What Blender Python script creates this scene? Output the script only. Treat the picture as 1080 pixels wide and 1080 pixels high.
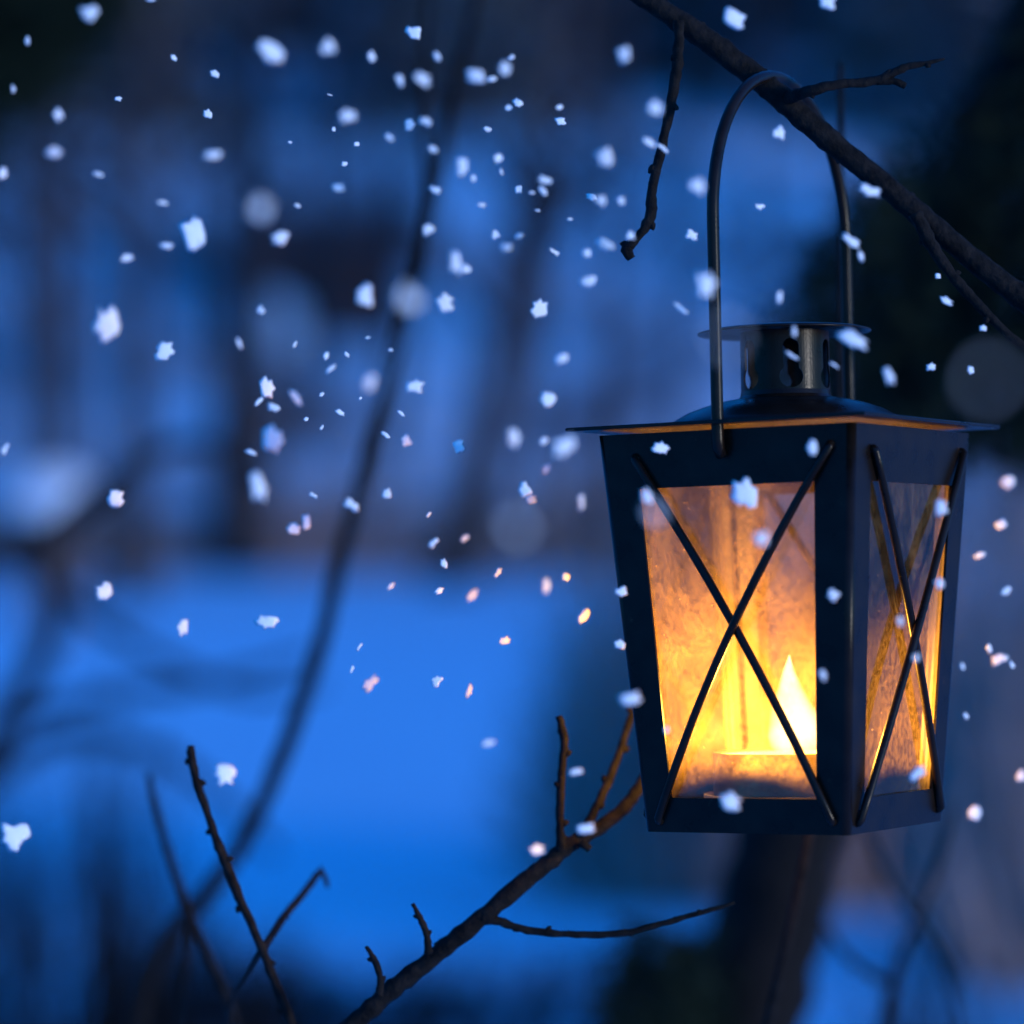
import bpy, bmesh, math, random
from mathutils import Vector, Matrix, Quaternion, noise

random.seed(11)
R = math.radians
scene = bpy.context.scene
for o in list(bpy.data.objects):
    bpy.data.objects.remove(o, do_unlink=True)
C = scene.collection

# ------------------------------------------------------------------ camera
FPX = 3400.0            # focal length in photo pixels (1080 wide)
CAMZ = 1.4
FOCUS = 1.415
APER = 0.032            # entrance pupil, metres
cam = bpy.data.cameras.new('camera')
cam.sensor_width = 36.0
cam.lens = 36.0 * FPX / 1080.0
cam.clip_start = 0.05
cam.clip_end = 2000.0
cam.dof.use_dof = True
cam.dof.focus_distance = FOCUS
cam.dof.aperture_fstop = cam.lens / 1000.0 / APER
camo = bpy.data.objects.new('camera', cam)
C.objects.link(camo)
camo.location = (0, 0, CAMZ)
camo.rotation_euler = (R(90), 0, 0)
scene.camera = camo

# ------------------------------------------------------------------ sky
SUN_EL, SUN_AZ = 1.6, 122.0       # azimuth clockwise from +Y (view direction): behind the camera, to its right
world = bpy.data.worlds.new('World')
scene.world = world
world.use_nodes = True
wn = world.node_tree
wn.nodes.clear()
sky = wn.nodes.new('ShaderNodeTexSky')
sky.sky_type = 'NISHITA'
sky.sun_disc = False
sky.sun_elevation = R(SUN_EL)
sky.sun_rotation = R(SUN_AZ)
sky.air_density = 1.0
sky.dust_density = 0.3
sky.ozone_density = 6.0
tint = wn.nodes.new('ShaderNodeMix')
tint.data_type = 'RGBA'
tint.blend_type = 'MULTIPLY'
tint.inputs['Factor'].default_value = 1.0
tint.inputs['B'].default_value = (0.24, 0.88, 0.98, 1)
bg = wn.nodes.new('ShaderNodeBackground')
bg.inputs['Strength'].default_value = 0.15
wout = wn.nodes.new('ShaderNodeOutputWorld')
wn.links.new(sky.outputs['Color'], tint.inputs['A'])
wn.links.new(tint.outputs['Result'], bg.inputs['Color'])
wn.links.new(bg.outputs['Background'], wout.inputs['Surface'])

# ------------------------------------------------------------------ the last low daylight
sl = bpy.data.lights.new('sun', 'SUN')
sl.energy = 0.2
sl.angle = R(6)
sl.color = (1.0, 0.93, 0.9)
suno = bpy.data.objects.new('sun', sl)
C.objects.link(suno)
sd = Vector((math.sin(R(SUN_AZ)) * math.cos(R(SUN_EL)), math.cos(R(SUN_AZ)) * math.cos(R(SUN_EL)), math.sin(R(SUN_EL))))
suno.rotation_euler = sd.to_track_quat('Z', 'Y').to_euler()
suno.location = (2, -2, 3)

vs = scene.view_settings
vs.view_transform = 'Standard'
vs.look = 'None'
vs.exposure = 3.3
vs.gamma = 1.0
vs.use_curve_mapping = False
scene.render.engine = 'CYCLES'
scene.cycles.use_denoising = True
scene.cycles.max_bounces = 8
scene.cycles.transparent_max_bounces = 24
scene.cycles.caustics_reflective = False
scene.cycles.caustics_refractive = False
scene.cycles.sample_clamp_indirect = 6.0

# ------------------------------------------------------------------ helpers
def P(x, y, d):
    """photo pixel at a known depth -> world point"""
    return Vector(((x - 540) * d / FPX, d, CAMZ - (y - 540) * d / FPX))

def px(n, d):
    return n * d / FPX

def link(o, parent=None):
    C.objects.link(o)
    if parent is not None:
        o.parent = parent
    return o

def mesh_obj(name, verts, faces, mat, parent=None, smooth=False):
    me = bpy.data.meshes.new(name)
    me.from_pydata([tuple(v) for v in verts], [], faces)
    me.update()
    if smooth:
        me.polygons.foreach_set('use_smooth', [True] * len(me.polygons))
    if mat:
        me.materials.append(mat)
    return link(bpy.data.objects.new(name, me), parent)

def bm_obj(name, bm, mat, parent=None, smooth=False, recalc=True):
    if recalc:
        bmesh.ops.recalc_face_normals(bm, faces=bm.faces)
    me = bpy.data.meshes.new(name)
    bm.to_mesh(me)
    bm.free()
    if smooth:
        me.polygons.foreach_set('use_smooth', [True] * len(me.polygons))
    if mat:
        me.materials.append(mat)
    return link(bpy.data.objects.new(name, me), parent)

def empty(name, loc=(0, 0, 0)):
    o = bpy.data.objects.new(name, None)
    o.empty_display_size = 0.05
    o.location = loc
    return link(o)

def adopt(o, parent):
    """parent an object whose mesh is in world coordinates"""
    o.parent = parent
    if parent.type == 'EMPTY':
        o.matrix_parent_inverse = Matrix.Translation(-parent.location)

def tag(o, label, cat, group=None, kind=None):
    if label: o['label'] = label
    if cat: o['category'] = cat
    if group: o['group'] = group
    if kind: o['kind'] = kind
    return o

# ------------------------------------------------------------------ materials
def mat(name, col, rough=0.7, metal=0.0, spec=0.5, col2=None, scale=20.0, bump=0.0, bscale=None, coat=0.0, detail=6.0, lo=0.35, hi=0.65):
    m = bpy.data.materials.new(name)
    m.use_nodes = True
    nt = m.node_tree
    b = nt.nodes['Principled BSDF']
    b.inputs['Base Color'].default_value = (*col, 1)
    b.inputs['Roughness'].default_value = rough
    b.inputs['Metallic'].default_value = metal
    b.inputs['Specular IOR Level'].default_value = spec
    b.inputs['Coat Weight'].default_value = coat
    tc = nt.nodes.new('ShaderNodeTexCoord')
    if col2 is not None:
        n = nt.nodes.new('ShaderNodeTexNoise')
        n.inputs['Scale'].default_value = scale
        n.inputs['Detail'].default_value = detail
        nt.links.new(tc.outputs['Object'], n.inputs['Vector'])
        r = nt.nodes.new('ShaderNodeValToRGB')
        r.color_ramp.elements[0].position = lo
        r.color_ramp.elements[0].color = (*col, 1)
        r.color_ramp.elements[1].position = hi
        r.color_ramp.elements[1].color = (*col2, 1)
        nt.links.new(n.outputs['Fac'], r.inputs['Fac'])
        nt.links.new(r.outputs['Color'], b.inputs['Base Color'])
    if bump > 0:
        n2 = nt.nodes.new('ShaderNodeTexNoise')
        n2.inputs['Scale'].default_value = bscale or scale
        n2.inputs['Detail'].default_value = 5
        nt.links.new(tc.outputs['Object'], n2.inputs['Vector'])
        bp = nt.nodes.new('ShaderNodeBump')
        bp.inputs['Strength'].default_value = bump
        bp.inputs['Distance'].default_value = 0.002
        nt.links.new(n2.outputs['Fac'], bp.inputs['Height'])
        nt.links.new(bp.outputs['Normal'], b.inputs['Normal'])
    return m

M = {}
M['snow'] = mat('snow', (0.78, 0.83, 0.90), 0.8, col2=(0.86, 0.89, 0.93), scale=0.6, bump=0.4, bscale=8, spec=0.2)
M['flake'] = mat('flake', (0.95, 0.95, 0.95), 0.9, spec=0.1)
M['hill'] = mat('woodland_floor', (0.12, 0.085, 0.09), 0.95, col2=(0.75, 0.76, 0.80), scale=0.35, spec=0.1, lo=0.30, hi=0.58)
M['bark'] = mat('wet_bark', (0.006, 0.0055, 0.0055), 0.8, col2=(0.017, 0.014, 0.013), scale=160, bump=0.9, bscale=260, spec=0.1)
M['bark_far'] = mat('grey_bark', (0.03, 0.025, 0.027), 0.9, col2=(0.06, 0.05, 0.053), scale=9, spec=0.2)
M['twig_brown'] = mat('twig_brown', (0.17, 0.125, 0.125), 0.9, col2=(0.30, 0.225, 0.22), scale=14, spec=0.2)
M['needle'] = mat('needle', (0.007, 0.013, 0.008), 0.8, col2=(0.016, 0.026, 0.013), scale=25, spec=0.1)
M['needle_snow'] = mat('snow_dusted_needle', (0.012, 0.02, 0.014), 0.85, col2=(0.42, 0.46, 0.52), scale=1.6, spec=0.1, lo=0.38, hi=0.66)
M['dry'] = mat('dry_stalks', (0.34, 0.235, 0.215), 0.9, col2=(0.50, 0.37, 0.345), scale=14, spec=0.1)
M['shed'] = mat('shed_boards', (0.10, 0.03, 0.025), 0.9, col2=(0.16, 0.05, 0.04), scale=4)

def metal_mat():
    m = bpy.data.materials.new('black_lantern_paint')
    m.use_nodes = True
    nt = m.node_tree
    b = nt.nodes['Principled BSDF']
    tc = nt.nodes.new('ShaderNodeTexCoord')
    n = nt.nodes.new('ShaderNodeTexNoise'); n.inputs['Scale'].default_value = 70; n.inputs['Detail'].default_value = 7
    n2 = nt.nodes.new('ShaderNodeTexNoise'); n2.inputs['Scale'].default_value = 900; n2.inputs['Detail'].default_value = 3
    nt.links.new(tc.outputs['Object'], n.inputs['Vector'])
    nt.links.new(tc.outputs['Object'], n2.inputs['Vector'])
    r = nt.nodes.new('ShaderNodeValToRGB')
    r.color_ramp.elements[0].position = 0.35; r.color_ramp.elements[0].color = (0.009, 0.0055, 0.004, 1)
    r.color_ramp.elements[1].position = 0.75; r.color_ramp.elements[1].color = (0.018, 0.012, 0.009, 1)
    nt.links.new(n.outputs['Fac'], r.inputs['Fac'])
    ch = nt.nodes.new('ShaderNodeTexNoise'); ch.inputs['Scale'].default_value = 130; ch.inputs['Detail'].default_value = 9; ch.inputs['Roughness'].default_value = 0.75
    nt.links.new(tc.outputs['Object'], ch.inputs['Vector'])
    cr = nt.nodes.new('ShaderNodeValToRGB')
    cr.color_ramp.elements[0].position = 0.63; cr.color_ramp.elements[0].color = (0, 0, 0, 1)
    cr.color_ramp.elements[1].position = 0.68; cr.color_ramp.elements[1].color = (1, 1, 1, 1)
    nt.links.new(ch.outputs['Fac'], cr.inputs['Fac'])
    mxc = nt.nodes.new('ShaderNodeMix'); mxc.data_type = 'RGBA'
    mxc.inputs['B'].default_value = (0.055, 0.028, 0.015, 1)      # chipped paint, rust showing
    nt.links.new(cr.outputs['Color'], mxc.inputs['Factor'])
    nt.links.new(r.outputs['Color'], mxc.inputs['A'])
    nt.links.new(mxc.outputs['Result'], b.inputs['Base Color'])
    mr = nt.nodes.new('ShaderNodeMapRange')
    mr.inputs['To Min'].default_value = 0.18; mr.inputs['To Max'].default_value = 0.42
    nt.links.new(n.outputs['Fac'], mr.inputs['Value'])
    nt.links.new(mr.outputs['Result'], b.inputs['Roughness'])
    bp = nt.nodes.new('ShaderNodeBump'); bp.inputs['Strength'].default_value = 0.12; bp.inputs['Distance'].default_value = 0.0006
    nt.links.new(n2.outputs['Fac'], bp.inputs['Height'])
    nt.links.new(bp.outputs['Normal'], b.inputs['Normal'])
    b.inputs['Specular IOR Level'].default_value = 0.16
    return m
M['metal'] = metal_mat()

def glass_mat():
    """old lantern glass: clear, with a film of soot, wax haze and specks that catches the candle light"""
    m = bpy.data.materials.new('sooty_glass')
    m.use_nodes = True
    nt = m.node_tree
    nt.nodes.clear()
    L = nt.links.new
    out = nt.nodes.new('ShaderNodeOutputMaterial')
    tc = nt.nodes.new('ShaderNodeTexCoord')
    mp = nt.nodes.new('ShaderNodeMapping'); mp.inputs['Scale'].default_value = (1, 1, 0.9); mp.inputs['Location'].default_value = (0.11, 0.02, 0.05)
    L(tc.outputs['Object'], mp.inputs['Vector'])
    big = nt.nodes.new('ShaderNodeTexNoise'); big.inputs['Scale'].default_value = 15; big.inputs['Detail'].default_value = 8; big.inputs['Distortion'].default_value = 1.2
    fine = nt.nodes.new('ShaderNodeTexNoise'); fine.inputs['Scale'].default_value = 420; fine.inputs['Detail'].default_value = 6
    vor = nt.nodes.new('ShaderNodeTexVoronoi'); vor.inputs['Scale'].default_value = 330
    soot = nt.nodes.new('ShaderNodeTexNoise'); soot.inputs['Scale'].default_value = 48; soot.inputs['Detail'].default_value = 9; soot.inputs['Roughness'].default_value = 0.7
    for t in (big, fine, vor, soot):
        L(mp.outputs['Vector'], t.inputs['Vector'])
    def ramp(src, p0, v0, p1, v1):
        r = nt.nodes.new('ShaderNodeValToRGB')
        r.color_ramp.elements[0].position = p0; r.color_ramp.elements[0].color = (v0, v0, v0, 1)
        r.color_ramp.elements[1].position = p1; r.color_ramp.elements[1].color = (v1, v1, v1, 1)
        L(src, r.inputs['Fac'])
        return r.outputs['Color']
    def math_(op, a, b, clamp=True):
        n = nt.nodes.new('ShaderNodeMath'); n.operation = op; n.use_clamp = clamp
        for k, v in enumerate((a, b)):
            if isinstance(v, (int, float)): n.inputs[k].default_value = v
            else: L(v, n.inputs[k])
        return n.outputs[0]
    film = ramp(big.outputs['Fac'], 0.42, 0.065, 0.66, 0.25)
    film = math_('MULTIPLY', film, ramp(fine.outputs['Fac'], 0.34, 0.45, 0.68, 1.5))
    specks = ramp(vor.outputs['Distance'], 0.05, 0.75, 0.16, 0.0)
    sp2 = nt.nodes.new('ShaderNodeTexNoise'); sp2.inputs['Scale'].default_value = 90
    L(mp.outputs['Vector'], sp2.inputs['Vector'])
    specks = math_('MULTIPLY', specks, ramp(sp2.outputs['Fac'], 0.52, 0.0, 0.62, 1.0))
    film = math_('MAXIMUM', film, specks)
    dark = ramp(soot.outputs['Fac'], 0.56, 0.0, 0.72, 0.7)
    colr = nt.nodes.new('ShaderNodeMix'); colr.data_type = 'RGBA'
    colr.inputs['A'].default_value = (0.92, 0.60, 0.24, 1)
    colr.inputs['B'].default_value = (0.16, 0.10, 0.06, 1)
    L(dark, colr.inputs['Factor'])
    tl = nt.nodes.new('ShaderNodeBsdfTranslucent')
    df = nt.nodes.new('ShaderNodeBsdfDiffuse')
    L(colr.outputs['Result'], tl.inputs['Color']); L(colr.outputs['Result'], df.inputs['Color'])
    fm = nt.nodes.new('ShaderNodeMixShader'); fm.inputs['Fac'].default_value = 0.45
    L(tl.outputs[0], fm.inputs[1]); L(df.outputs[0], fm.inputs[2])
    tr = nt.nodes.new('ShaderNodeBsdfTransparent'); tr.inputs['Color'].default_value = (0.97, 0.95, 0.92, 1)
    mx = nt.nodes.new('ShaderNodeMixShader')
    L(film, mx.inputs['Fac']); L(tr.outputs[0], mx.inputs[1]); L(fm.outputs[0], mx.inputs[2])
    gl = nt.nodes.new('ShaderNodeBsdfGlossy'); gl.inputs['Roughness'].default_value = 0.04
    fr = nt.nodes.new('ShaderNodeFresnel'); fr.inputs['IOR'].default_value = 1.45
    bp = nt.nodes.new('ShaderNodeBump'); bp.inputs['Strength'].default_value = 0.15; bp.inputs['Distance'].default_value = 0.001
    L(big.outputs['Fac'], bp.inputs['Height']); L(bp.outputs['Normal'], gl.inputs['Normal'])
    g2 = nt.nodes.new('ShaderNodeMixShader')
    L(fr.outputs[0], g2.inputs['Fac']); L(mx.outputs[0], g2.inputs[1]); L(gl.outputs[0], g2.inputs[2])
    L(g2.outputs[0], out.inputs['Surface'])
    return m
M['glass'] = glass_mat()

def wax_mat():
    m = mat('candle_wax', (0.62, 0.46, 0.33), 0.55, col2=(0.74, 0.60, 0.46), scale=60, spec=0.4)
    b = m.node_tree.nodes['Principled BSDF']
    b.inputs['Subsurface Weight'].default_value = 0.35
    b.inputs['Subsurface Radius'].default_value = (0.008, 0.004, 0.002)
    b.inputs['Subsurface Scale'].default_value = 1.0
    return m
M['wax'] = wax_mat()
M['bare'] = mat('candlelit_inner_metal', (0.42, 0.34, 0.26), 0.42, metal=0.5, col2=(0.16, 0.11, 0.08), scale=55, lo=0.4, hi=0.7)  # pale warm inner metal, candle glow put into its colour
M['tin'] = mat('dull_tin', (0.10, 0.09, 0.09), 0.45, metal=0.6, col2=(0.05, 0.045, 0.045), scale=80)

def flame_mat():
    m = bpy.data.materials.new('candle_flame')
    m.use_nodes = True
    nt = m.node_tree
    nt.nodes.clear()
    out = nt.nodes.new('ShaderNodeOutputMaterial')
    em = nt.nodes.new('ShaderNodeEmission')
    em.inputs['Color'].default_value = (1.0, 0.72, 0.30, 1)
    em.inputs['Strength'].default_value = 0.5
    lw = nt.nodes.new('ShaderNodeLayerWeight'); lw.inputs['Blend'].default_value = 0.5
    tr = nt.nodes.new('ShaderNodeBsdfTransparent')
    mx = nt.nodes.new('ShaderNodeMixShader')
    inv = nt.nodes.new('ShaderNodeMath'); inv.operation = 'SUBTRACT'; inv.inputs[0].default_value = 1.0
    pw_ = nt.nodes.new('ShaderNodeMath'); pw_.operation = 'POWER'; pw_.inputs[1].default_value = 2.2
    nt.links.new(lw.outputs['Facing'], inv.inputs[1]); nt.links.new(inv.outputs[0], pw_.inputs[0])
    nt.links.new(pw_.outputs[0], mx.inputs['Fac'])
    nt.links.new(tr.outputs[0], mx.inputs[1]); nt.links.new(em.outputs[0], mx.inputs[2])
    nt.links.new(mx.outputs[0], out.inputs['Surface'])
    return m
M['flame'] = flame_mat()

# ------------------------------------------------------------------ tubes, twigs, needles
def catmull(pts, sub):
    out = []
    n = len(pts)
    for i in range(n - 1):
        p0 = pts[max(i - 1, 0)]; p1 = pts[i]; p2 = pts[i + 1]; p3 = pts[min(i + 2, n - 1)]
        for k in range(sub):
            t = k / sub
            t2, t3 = t * t, t * t * t
            out.append(tuple(0.5 * ((2 * b) + (-a + c) * t + (2 * a - 5 * b + 4 * c - d) * t2 + (-a + 3 * b - 3 * c + d) * t3)
                             for a, b, c, d in zip(p0, p1, p2, p3)))
    out.append(tuple(pts[-1]))
    return out

def tube_into(bm, path, radii, seg=10, rough=0.0, seed=0, cap=True):
    """path: list of Vector; radii per point"""
    n = len(path)
    rings = []
    up = Vector((0.31, 0.9, 0.2)).normalized()
    for i, p in enumerate(path):
        t = (path[min(i + 1, n - 1)] - path[max(i - 1, 0)])
        if t.length < 1e-9: t = Vector((0, 0, 1))
        t.normalize()
        a = t.cross(up)
        if a.length < 1e-3: a = t.cross(Vector((1, 0, 0)))
        a.normalize(); b = t.cross(a)
        ring = []
        for k in range(seg):
            an = 2 * math.pi * k / seg
            rr = radii[i]
            if rough:
                q = (p + a * math.cos(an) * rr + b * math.sin(an) * rr)
                rr *= 1 + rough * noise.noise(q / max(radii[i], 1e-4) * 0.45 + Vector((seed * 7.3, 0, 0)))
            ring.append(bm.verts.new(p + a * math.cos(an) * rr + b * math.sin(an) * rr))
        rings.append(ring)
    for i in range(n - 1):
        for k in range(seg):
            bm.faces.new((rings[i][k], rings[i][(k + 1) % seg], rings[i + 1][(k + 1) % seg], rings[i + 1][k]))
    if cap:
        bm.faces.new(rings[0]); bm.faces.new(rings[-1])

def px_path(pts, d=None, sub=6):
    """pts: (x, y, radius_px[, depth]) -> smooth world path and radii"""
    full = [(p[0], p[1], p[2], p[3] if len(p) > 3 else d) for p in pts]
    s = catmull(full, sub)
    return [P(a, b, dd) for a, b, r, dd in s], [max(px(r, dd), 0.0002) for a, b, r, dd in s]

def bud(bm, at, direction, r, ln):
    direction = direction.normalized()
    tube_into(bm, [at, at + direction * ln * 0.35, at + direction * ln * 0.7, at + direction * ln], [r * 0.7, r, r * 0.75, r * 0.15], seg=7)

def twig(name, pts, mat_, parent, d=None, sub=6, seg=9, rough=0.25, buds=0, bud_px=4.0, seed=0, to_ground=None):
    path, rad = px_path(pts, d, sub)
    if to_ground is not None:                   # continue the stem down to the soil below the picture
        last = path[-1]; r = rad[-1]
        tgt = Vector(to_ground)
        ctl = last + (path[-1] - path[-3]).normalized() * (tgt - last).length * 0.45
        for k in range(1, 15):
            t = k / 14
            q = last * (1 - t) ** 2 + ctl * (2 * t * (1 - t)) + tgt * t * t     # bends smoothly into the soil
            path.append(q); rad.append(r * (1 + 0.5 * t))
    bm = bmesh.new()
    tube_into(bm, path, rad, seg, rough, seed)
    rnd = random.Random(seed * 13 + 5)
    n_in = len(px_path(pts, d, sub)[0])
    for k in range(buds):
        i = int((k + 0.6 + 0.3 * rnd.random()) / (buds + 0.4) * (n_in - 2)) + 1
        i = min(i, n_in - 2)
        t = (path[i + 1] - path[i - 1]).normalized()
        side = t.cross(Vector((0, 1, 0))).normalized() * (1 if k % 2 else -1)
        side = (side + Vector((0, rnd.uniform(-.5, .5), 0)) + t * rnd.uniform(-.2, .9)).normalized()
        dd = pts[0][3] if len(pts[0]) > 3 else d
        b = px(bud_px, dd) * rnd.uniform(1.0, 1.6)
        bud(bm, path[i] + side * rad[i] * 0.45, (side + t * .5).normalized(), b * 0.8, b * 1.7)
    o = bm_obj(name, bm, mat_, None, smooth=True)
    if parent is not None:
        adopt(o, parent)
    return o

def needle_sprig(verts, faces, at, axis, ln, w, n, rnd):
    """a spray of flat pointed needles round a short shoot"""
    axis = axis.normalized()
    s = axis.cross(Vector((0.2, 0.3, 1))).normalized()
    t = axis.cross(s)
    for k in range(n):
        f = k / n
        o = at + axis * ln * f * 0.8
        an = rnd.uniform(0, 6.283)
        dr = (axis * rnd.uniform(.35, .9) + (s * math.cos(an) + t * math.sin(an)) * rnd.uniform(.5, 1)).normalized()
        wv = dr.cross(Vector((rnd.uniform(-1, 1), rnd.uniform(-1, 1), rnd.uniform(-1, 1)))).normalized() * w
        e = o + dr * ln * rnd.uniform(.55, 1)
        i = len(verts)
        verts += [o - wv, o + wv, e]
        faces.append((i, i + 1, i + 2))

# ------------------------------------------------------------------ ground
def field_z(x, y):
    z = 0.0
    if y > 14: z += (y - 14) * 0.0185
    z += 0.10 * noise.noise(Vector((x * 0.13, y * 0.10, 3.1))) + 0.02 * noise.noise(Vector((x * .6, y * .5, 9)))
    return z

def grid(name, x0, x1, nx, y0, y1, ny, zf, material, pw=1.0):
    verts, faces = [], []
    for j in range(ny + 1):
        y = y0 + (y1 - y0) * (j / ny) ** pw
        for i in range(nx + 1):
            x = x0 + (x1 - x0) * i / nx
            verts.append((x, y, zf(x, y)))
    for j in range(ny):
        for i in range(nx):
            a = j * (nx + 1) + i
            faces.append((a, a + 1, a + nx + 2, a + nx + 1))
    return mesh_obj(name, verts, faces, material, smooth=True)

g = grid('ground', -400, 400, 160, -300, 120, 160, lambda x, y: field_z(x, min(y, 60)), M['snow'])
g['kind'] = 'structure'; g['label'] = 'flat open snow field, blue in the dusk'
def hill_z(x, y):
    b = field_z(x, 46)
    t = max(0.0, y - 46)
    return b - 0.25 + t * 0.40 + 1.3 * noise.noise(Vector((x * 0.05, y * 0.06, 1.7))) * min(1, t / 8)
h = grid('hillside', -240, 240, 120, 45, 130, 60, hill_z, M['hill'])
h['kind'] = 'structure'; h['label'] = 'wooded slope rising behind the snow field'

# ------------------------------------------------------------------ far woods: bare trees
far_trees = [  # foot x px, depth, trunk width px, lean (px shift over 600 px of height)
    (20, 42, 22, -6), (66, 38, 46, -10), (132, 36, 42, 24), (258, 44, 66, 6), (205, 55, 16, -4),
    (330, 52, 20, 14), (420, 50, 18, -12), (470, 40, 54, 130), (560, 47, 20, 30), (640, 40, 26, 18),
    (715, 44, 22, 10), (800, 50, 18, -8), (985, 40, 24, 4), (1050, 46, 28, -14)]
far_trees.sort()
ordn = ['leftmost', 'second', 'third', 'fourth', 'fifth', 'sixth', 'seventh', 'eighth', 'ninth', 'tenth', 'eleventh', 'twelfth', 'thirteenth', 'fourteenth', 'fifteenth', 'sixteenth', 'seventeenth', 'eighteenth', 'nineteenth', 'twentieth']
for k, (fx, d, wpx, lean) in enumerate(far_trees):
    rnd = random.Random(100 + k)
    X = (fx - 540) * d / FPX
    zb = (hill_z(X, d) if d > 46 else field_z(X, d)) - 0.1
    t = empty('bare_tree', (X, d, zb))
    H = 11.0
    r0 = px(wpx, d) * 0.5
    lx = px(lean, d) / (600 * d / FPX)
    path, rad = [], []
    for i in range(15):
        f = i / 14
        path.append(Vector((lx * H * f + 0.06 * math.sin(5 * f + k), 0.1 * math.sin(3 * f + k), H * f)))
        rad.append(r0 * (1.15 - 0.85 * f))
    bm = bmesh.new(); tube_into(bm, path, rad, 8, 0.15, k)
    bm_obj('trunk', bm, M['bark_far'], t, smooth=True)
    bm = bmesh.new()
    for q in range(16):
        f = rnd.uniform(.3, .97)
        o = path[int(f * 14)]
        an = rnd.uniform(0, 6.283)
        dr = Vector((math.cos(an), math.sin(an), rnd.uniform(.4, 1.1))).normalized()
        ln = rnd.uniform(1.2, 3.2) * (1.15 - f * .6)
        pp = [o + dr * ln * s + Vector((0, 0, .12 * ln * s * s)) + Vector((rnd.uniform(-.1, .1), rnd.uniform(-.1, .1), 0)) * s for s in (0, .3, .6, 1)]
        rr = r0 * .32
        tube_into(bm, pp, [rr, rr * .7, rr * .45, rr * .12], 5)
        for w in range(5):
            s = rnd.uniform(.3, .95)
            o2 = pp[0].lerp(pp[3], s)
            d2 = (dr + Vector((rnd.uniform(-1, 1), rnd.uniform(-1, 1), rnd.uniform(-.2, .8)))).normalized()
            tube_into(bm, [o2, o2 + d2 * ln * .3, o2 + d2 * ln * .5], [rr * .35, rr * .2, rr * .06], 4)
    bm_obj('crown', bm, M['bark_far'], t, smooth=True)
    lab = ('leftmost' if k == 0 else ordn[k] + ' from the left') 
    tag(t, 'bare blurred tree in the far woods, %s of fourteen trunks' % lab, 'tree', 'bare trees in the far woods')

# ------------------------------------------------------------------ far spruces added on the slope to darken the top edge
def spruce_meshes(seed, H):
    rnd = random.Random(seed)
    verts, faces = [], []
    for q in range(420):
        f = rnd.random() ** 0.8
        z = H * (0.06 + 0.94 * f)
        rad = (1 - f) * H * 0.19 + 0.1
        an = rnd.uniform(0, 6.283)
        o = Vector((0, 0, z)); dr = Vector((math.cos(an), math.sin(an), -0.35))
        L_ = rad * rnd.uniform(.75, 1.1)
        side = Vector((-math.sin(an), math.cos(an), 0))
        for s in (0.25, .45, .65, .85, 1.0):
            c = o + dr * L_ * s
            w = 0.16 * H * (1 - f * .7) * (1.2 - s) * .6 + .08
            for sg in (-1, 1):
                i = len(verts)
                verts += [c - dr * L_ * .12, c + dr * L_ * .14, c + side * sg * w + Vector((0, 0, -w * .5)) + dr * .1]
                faces.append((i, i + 1, i + 2))
    bm = bmesh.new()
    tube_into(bm, [Vector((0, 0, 0)), Vector((0, 0, H * .5)), Vector((0, 0, H))], [H * .014, H * .009, .01], 6)
    return verts, faces, bm
sp_protos = []
sp_pos = []
rnd = random.Random(5)
for k in range(20):
    sp_pos.append((-250 + k * 84 + rnd.uniform(-25, 25), rnd.uniform(67, 80), rnd.uniform(.9, 1.3)))
for k, (fx, d, s) in enumerate(sp_pos):
    X = (fx - 540) * d / FPX
    t = empty('edge_darkening_spruce', (X, d, hill_z(X, d) - .2))
    t.rotation_euler.z = rnd.uniform(0, 6)
    t.scale = (s, s, s)
    if k < 3:
        v, f, bm = spruce_meshes(k, 11.0)
        c = mesh_obj('crown', v, f, M['needle_snow'], t)
        tr = bm_obj('trunk', bm, M['bark_far'], t)
        sp_protos.append((c.data, tr.data))
    else:
        cm, tm = sp_protos[k % 3]
        link(bpy.data.objects.new('crown', cm), t); link(bpy.data.objects.new('trunk', tm), t)
    lab = ('leftmost' if k == 0 else ordn[k] + ' from the left')
    tag(t, 'spruce added high up to darken the top, %s of its row' % lab, 'tree', 'added spruces darkening the top edge')

# ------------------------------------------------------------------ tall pines added out of view on the right to shade the slope
shade_pine_trunk = None
for k in range(17):
    y_ = 27 + 3.7 * k
    x_ = 24.5 + rnd.uniform(-1.5, 1.5)
    gz = hill_z(x_, y_) if y_ > 46 else field_z(x_, y_)
    t = empty('shade_pine', (x_, y_, gz - .2))
    t.rotation_euler.z = rnd.uniform(0, 6)
    cm, tm = sp_protos[k % 3]
    c = link(bpy.data.objects.new('crown', cm), t)
    c.location = (0, 0, 4.2); c.scale = (.85, .85, 1.0)
    if shade_pine_trunk is None:
        bm = bmesh.new(); tube_into(bm, [Vector((0, 0, 0)), Vector((.05, 0, 4)), Vector((0, .05, 9)), Vector((0, 0, 16))], [.22, .17, .12, .03], 9, .1, 3)
        shade_pine_trunk = bm_obj('trunk', bm, M['bark_far'], t, smooth=True).data
    else:
        link(bpy.data.objects.new('trunk', shade_pine_trunk), t)
    tag(t, 'tall pine added out of view to shade the slope, %s from the near end' % ('first' if k == 0 else ordn[k]), 'tree', 'added pines shading the slope')

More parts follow.
